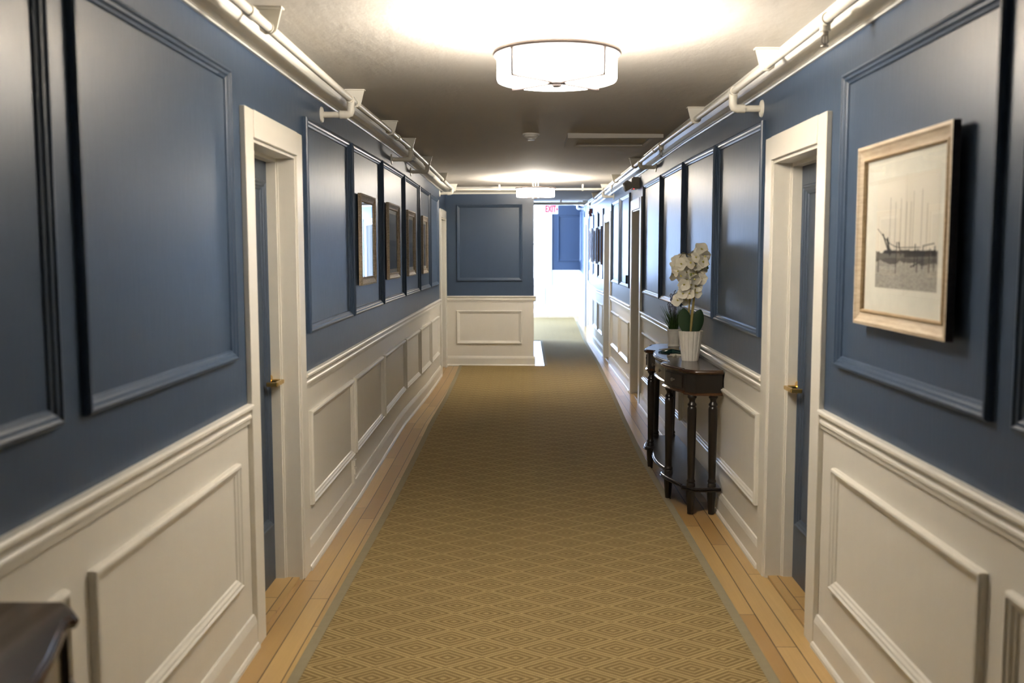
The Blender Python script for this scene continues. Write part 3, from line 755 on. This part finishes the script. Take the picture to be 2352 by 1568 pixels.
# ------------------------------------------------------------------ console tables
HALF = [(.86, 0), (.86, .165), (.852, .180), (.785, .236), (.770, .238), (.760, .229), (.748, .229), (.738, .236), (.66, .262), (.58, .290), (.50, .310), (.445, .318), (.40, .314), (.37, .296), (.355, .272), (.335, .262), (.31, .264), (.24, .279), (.16, .291), (.08, .298), (0, .300)]
def outline(ins):
    h = []
    for i, (u, d) in enumerate(HALF):
        if d == 0: h.append((u - ins, 0.004)); continue
        if i == len(HALF) - 1: h.append((0, d - ins)); continue
        (u0, d0), (u1, d1) = HALF[i - 1], HALF[i + 1]
        du, dd = u1 - u0, d1 - d0; L = math.hypot(du, dd); nu, nd = dd / L, -du / L     # outward normal
        h.append((u - nu * ins, d - nd * ins))
    return h + [(-u, d) for u, d in reversed(h[:-1])]
TOPZ = .885
def slabs(mb, layers):
    # layers: (inset, z)
    mb.loft([[(d, u, z) for u, d in outline(i)] for i, z in layers])
def console(label):
    root = empty('console_table', (0, 0, 0), label, 'console table')     # local: +x away from wall, y along wall
    T = TOPZ
    mb = MB(); slabs(mb, [(.012, T - .026), (.004, T - .023), (.0, T - .017), (.0, T - .011), (.004, T - .005), (.011, T - .003), (.013, T)])
    top = mb.build('tabletop', [M['tabletop'], M['table_edge']], root, world=False, smooth=True)
    for p in top.data.polygons:
        if abs(p.normal.z) < .8 : p.material_index = 1
    mb = MB(); slabs(mb, [(.024, T - .140), (.024, T - .026)]); mb.build('apron', M['table'], root, world=False)
    mb = MB(); slabs(mb, [(.018, T - .156), (.010, T - .153), (.010, T - .147), (.016, T - .143), (.022, T - .139)]); mb.build('apron_moulding', M['table_edge'], root, world=False)
    O = outline(.021)
    def drawer(uc, hw, kn, nm):
        pts = sorted([p for p in outline(.024) if uc - hw <= p[0] <= uc + hw])
        f = lambda u, e: next(((p[1] + (q_[1] - p[1]) * (u - p[0]) / (q_[0] - p[0] + 1e-9)) for p, q_ in zip(sorted(outline(.024)), sorted(outline(.024))[1:]) if p[0] <= u <= q_[0] + 1e-9), .2) + e
        mb = MB(); us = stations(uc - hw, uc + hw, .03)
        mb.loft([[(f(u, -.003), u, T - .124), (f(u, .006), u, T - .124), (f(u, .008), u, T - .120), (f(u, .008), u, T - .048), (f(u, .006), u, T - .044), (f(u, -.003), u, T - .044)] for u in us])
        dr = mb.build(nm, M['table'], root, world=False)
        for k in kn:
            mb = MB(); x0 = f(k, .007); mb.lathe([(.005, 0), (.005, .008), (.011, .014), (.012, .019), (.007, .024), (.001, .025)], (x0, k, T - .084), 16, 'x'); mb.build('knob', M['dull_metal'], dr, world=False, smooth=True)
    drawer(0, .29, (-.16, .16), 'drawer')
    drawer(.60, .11, (.62,), 'drawer'); drawer(-.60, .11, (-.62,), 'drawer')
    for u, d in ((.805, .052), (.800, .178), (.445, .262), (-.445, .262), (-.800, .178), (-.805, .052)):
        mb = MB()
        fl = lambda t, h: 1 - (.07 * (math.cos(8 * t) > .55) if .225 < h < .60 else 0)
        prof = [(.0235, T - .152), (.0275, T - .158), (.0275, T - .170), (.021, T - .178), (.0165, T - .190), (.019, T - .200), (.026, T - .208), (.0275, T - .216), (.021, T - .224), (.0265, T - .232), (.028, T - .245), (.0275, .60), (.0245, .40), (.0215, .225), (.0215, .215), (.026, .208), (.027, .198), (.023, .192), (.0265, .184), (.0265, .166)]
        mb.lathe(prof, (d, u, 0), 32, rfun=fl)
        mb.lathe([(.024, .150), (.0275, .140), (.026, .10), (.019, .012), (.019, 0)], (d, u, 0), 8)
        mb.build('leg', M['table'], root, world=False, smooth=True)
    mb = MB(); slabs(mb, [(.016, .143), (.006, .147), (.004, .153), (.010, .157), (.004, .161), (.010, .167), (.014, .169)]); sh = mb.build('shelf', [M['table'], M['table_edge']], root, world=False)
    return root
c1 = console('dark wooden console table with orchid pot standing on the right side')
CY1 = 6.545
c1.rotation_euler = (0, 0, PI); c1.location = (XR - .008, CY1, H(1.05, CY1, 0) + .001)
c2 = copy_tree(c1); c2['label'] = 'dark wooden console table cut off at the bottom left corner'
c2.rotation_euler = (0, 0, 0); c2.scale = (.9, 1, 1); c2.location = (XL + .008, 1.055, .001)
TZ = TOPZ + c1.location.z

# ------------------------------------------------------------------ orchid
OX, OY = 1.072, 6.24
orc = empty('potted_orchid', (OX, OY, TZ), 'white orchid in a fluted white pot on the right console table', 'potted plant')
mb = MB()
flute = lambda t, h: 1 - .085 * (1 - abs(math.sin(7 * t + .4))) ** 2.2
mb.lathe([(.052, TZ), (.054, TZ + .004), (.068, TZ + .10), (.080, TZ + .190), (.082, TZ + .195), (.076, TZ + .195), (.073, TZ + .18), (.04, TZ + .178)], (OX, OY, 0), 104, rfun=flute)
mb.build('pot', M['ceramic'], orc, smooth=False)
mb = MB(); mb.sphere((OX, OY, TZ + .175), .066, 16, 8, (1, 1, .2)); mb.build('moss', M['moss'], orc)
def petal_leaf(mb, base, tip, width, curve, nrm, thick=.002, notch=0.):
    base = Vector(base); tip = Vector(tip); d = tip - base; side = d.cross(Vector(nrm)).normalized(); n = side.cross(d).normalized()
    K = 9; rings = []
    for i in range(K + 1):
        t = i / K; w = width * (math.sin(PI * min(1, t * .94 + .05)) ** .62)
        c = base + d * t + n * curve * math.sin(t * PI / 2)
        rings.append([c - side * w + n * abs(w) * .25, c + n * thick, c + side * w + n * abs(w) * .25, c - n * thick])
    mb.loft(rings)
for (bx_, tx, tz, w, ty) in ((-.018, -.050, .150, .045, -.02), (.022, .062, .142, .044, -.02), (-.01, -.01, .10, .035, .07)):
    mb = MB(); petal_leaf(mb, (OX + bx_, OY, TZ + .17), (OX + tx, OY + ty, TZ + .19 + tz), w, .012, (0, 1, 0)); mb.build('leaf', M['leaf'], orc, smooth=True)
stp = [[(0, 0, .17), (.006, 0, .30), (.020, .0, .42), (.034, .0, .50), (.030, -.01, .60), (.0, -.02, .68), (-.06, -.02, .70), (-.10, -.02, .64)],
       [(-.01, .02, .17), (-.008, .02, .32), (-.004, .02, .42), (.0, .02, .55), (.02, .02, .66), (.06, .02, .73), (.09, .0, .70), (.115, -.01, .62)]]
for s_ in stp:
    mb = MB(); mb.tube([(OX + a, OY + b, TZ + c) for a, b, c in s_], [.0065, .006, .0055, .005, .0035, .003, .0025, .002][:len(s_)], 8); mb.build('stem', M['stem'], orc, smooth=True)
mb = MB(); mb.tube([(OX + .002, OY - .006, TZ + .17), (OX + .028, OY - .008, TZ + .50)], .005, 8); mb.build('stake', M['stem'], orc, smooth=True)
# one blossom, then copies
def make_blossom():
    mb = MB()
    for k in range(5):
        t = 2 * PI * k / 5 + .3; w = .027 if k in (1, 4) else .018; L = .041
        d = Vector((math.cos(t), math.sin(t), 0))
        petal_leaf(mb, (d.x * .002, d.y * .002, 0), (d.x * L, d.y * L, .006 + .004 * (k % 2)), w, .004, (0, 0, 1), .0007)
    o = mb.build('blossom', M['petal'], orc, world=False, smooth=True)
    mb = MB(); mb.sphere((0, 0, .006), .0065, 8, 6, (1, .8, 1)); mb.sphere((.004, 0, .010), .004, 6, 5)
    mb.build('blossom_centre', M['yellow'], o, world=False)
    return o
blossom = make_blossom()
SC = 2200 / OY
bl = [(1605, 572), (1625, 582), (1637, 588), (1585, 585), (1568, 592), (1555, 600), (1548, 612), (1545, 630), (1558, 632), (1572, 612), (1582, 602), (1592, 612), (1606, 600), (1620, 602), (1634, 602), (1616, 620), (1604, 616), (1590, 628), (1598, 642), (1606, 652), (1586, 655), (1612, 640), (1577, 645), (1571, 660), (1566, 674), (1560, 684), (1580, 672), (1601, 662), (1612, 585), (1563, 618), (1594, 590), (1578, 625), (1553, 622), (1600, 580), (1615, 570), (1628, 612), (1569, 664), (1557, 690), (1575, 688), (1566, 652), (1598, 672), (1590, 640), (1561, 606), (1608, 626)]
first = True
for i, (px, py) in enumerate(bl):
    x = (px - 1208) / SC; z = 1.6 - (py - 582) / SC; y = OY + rs.uniform(-.07, .06)
    if x > XR - .05: x = XR - .05
    if i == 0: o = blossom
    else:
        o = blossom.copy(); col.objects.link(o)
        c = blossom.children[0].copy(); col.objects.link(c); c.parent = o
    o.location = Vector((x, y, z)) - orc.location
    o.rotation_euler = (math.radians(90 + rs.uniform(-45, 35)), rs.uniform(-.6, .6), rs.uniform(-.9, .9)); s = rs.uniform(.85, 1.15); o.scale = (s, s, s)
for (px, py) in ((1643, 608), (1636, 615), (1598, 632), (1575, 652), (1583, 630)):
    mb = MB(); x = min((px - 1208) / SC, XR - .02); z = 1.6 - (py - 582) / SC; mb.sphere((x, OY - .03, z), .008, 8, 6, (1, 1, 1.3)); mb.build('bud', M['bud'], orc)

# ------------------------------------------------------------------ lavender
LX, LY = 1.115, 7.22
lav = empty('potted_lavender', (LX, LY, TZ), 'lavender in a small crackled white pot at the far end of the right console table', 'potted plant')
mb = MB(); mb.lathe([(.044, TZ), (.046, TZ + .004), (.042, TZ + .014), (.040, TZ + .022), (.047, TZ + .08), (.050, TZ + .118), (.053, TZ + .120), (.053, TZ + .130), (.047, TZ + .130), (.044, TZ + .118), (.02, TZ + .116)], (LX, LY, 0), 32); mb.build('pot', M['ceramic'], lav, smooth=True)
mb = MB()
for i in range(150):
    t = rs.uniform(0, 2 * PI); r0 = rs.uniform(0, .03); sp_ = rs.uniform(.01, .09); h = rs.uniform(.08, .19)
    b0 = Vector((LX + r0 * math.cos(t), LY + r0 * math.sin(t), TZ + .115))
    e = b0 + Vector((math.cos(t) * sp_, math.sin(t) * sp_ , h)); e.x = min(e.x, XR - .02); mid = (b0 + e) / 2 + Vector((0, 0, h * .12))
    mb.tube([b0, mid, e], [.0016, .0014, .0004], 4)
mb.build('foliage', M['leaf2'], lav)
for i in range(15):
    t = rs.uniform(0, 2 * PI); sp_ = rs.uniform(.01, .065); h = rs.uniform(.19, .30)
    b0 = Vector((LX, LY, TZ + .115)); e = b0 + Vector((math.cos(t) * sp_ - .01, math.sin(t) * sp_, h)); e.x = min(e.x, XR - .03)
    mb = MB(); mb.tube([b0, (b0 + e) / 2, e], [.0014, .0012, .001], 4)
    d = (e - b0).normalized()
    for k in range(8):
        p = e - d * (.01 * k); a = k * 2.1; mb.sphere((p.x + .005 * math.cos(a), p.y + .005 * math.sin(a), p.z), .0052, 6, 4)
    mb.build('flower_spike', M['lav'], lav)

# ------------------------------------------------------------------ sea stars on the table
def seastar(x, y, z, r, mat, label, rot, tilt=(0, 0), thick=.012, wid=.011):
    root = MB()
    for k in range(5):
        t = rot + k * 2 * PI / 5; d = Vector((math.cos(t), math.sin(t), 0)); s_ = Vector((-d.y, d.x, 0)); rings = []
        for i in range(6):
            q_ = i / 5; d = Vector((math.cos(t + .35 * q_ * (-1) ** k), math.sin(t + .35 * q_ * (-1) ** k), 0)); s_ = Vector((-d.y, d.x, 0)); w = wid * (1 - q_ * .8); h = thick * (1 - q_ * .75); c = d * (r * q_)
            rings.append([c - s_ * w, c - s_ * w * .6 + Vector((0, 0, h * .8)), c + Vector((0, 0, h)), c + s_ * w * .6 + Vector((0, 0, h * .8)), c + s_ * w])
        root.loft(rings)
    root.bm.transform(Matrix.Translation((x, y, z)) @ Matrix.Rotation(tilt[0], 4, 'X') @ Matrix.Rotation(tilt[1], 4, 'Y'))
    o = root.build('starfish', M[mat], smooth=True)
    c = Vector((x, y, z))
    for v in o.data.vertices: v.co = v.co - c
    o.location = c
    return tag(o, label, 'starfish', 'starfish on the console table')
seastar(1.05, 6.93, TZ + .001, .085, 'tan_shell', 'flat tan starfish beside the lavender pot', .3)
seastar(1.03, 6.74, TZ + .001, .095, 'green_shell', 'glossy dark green starfish on the console table', .25, thick=.024, wid=.015)
seastar(1.02, 6.52, TZ + .001, .085, 'shell', 'white starfish beside the fluted pot', .95, thick=.014, wid=.009)
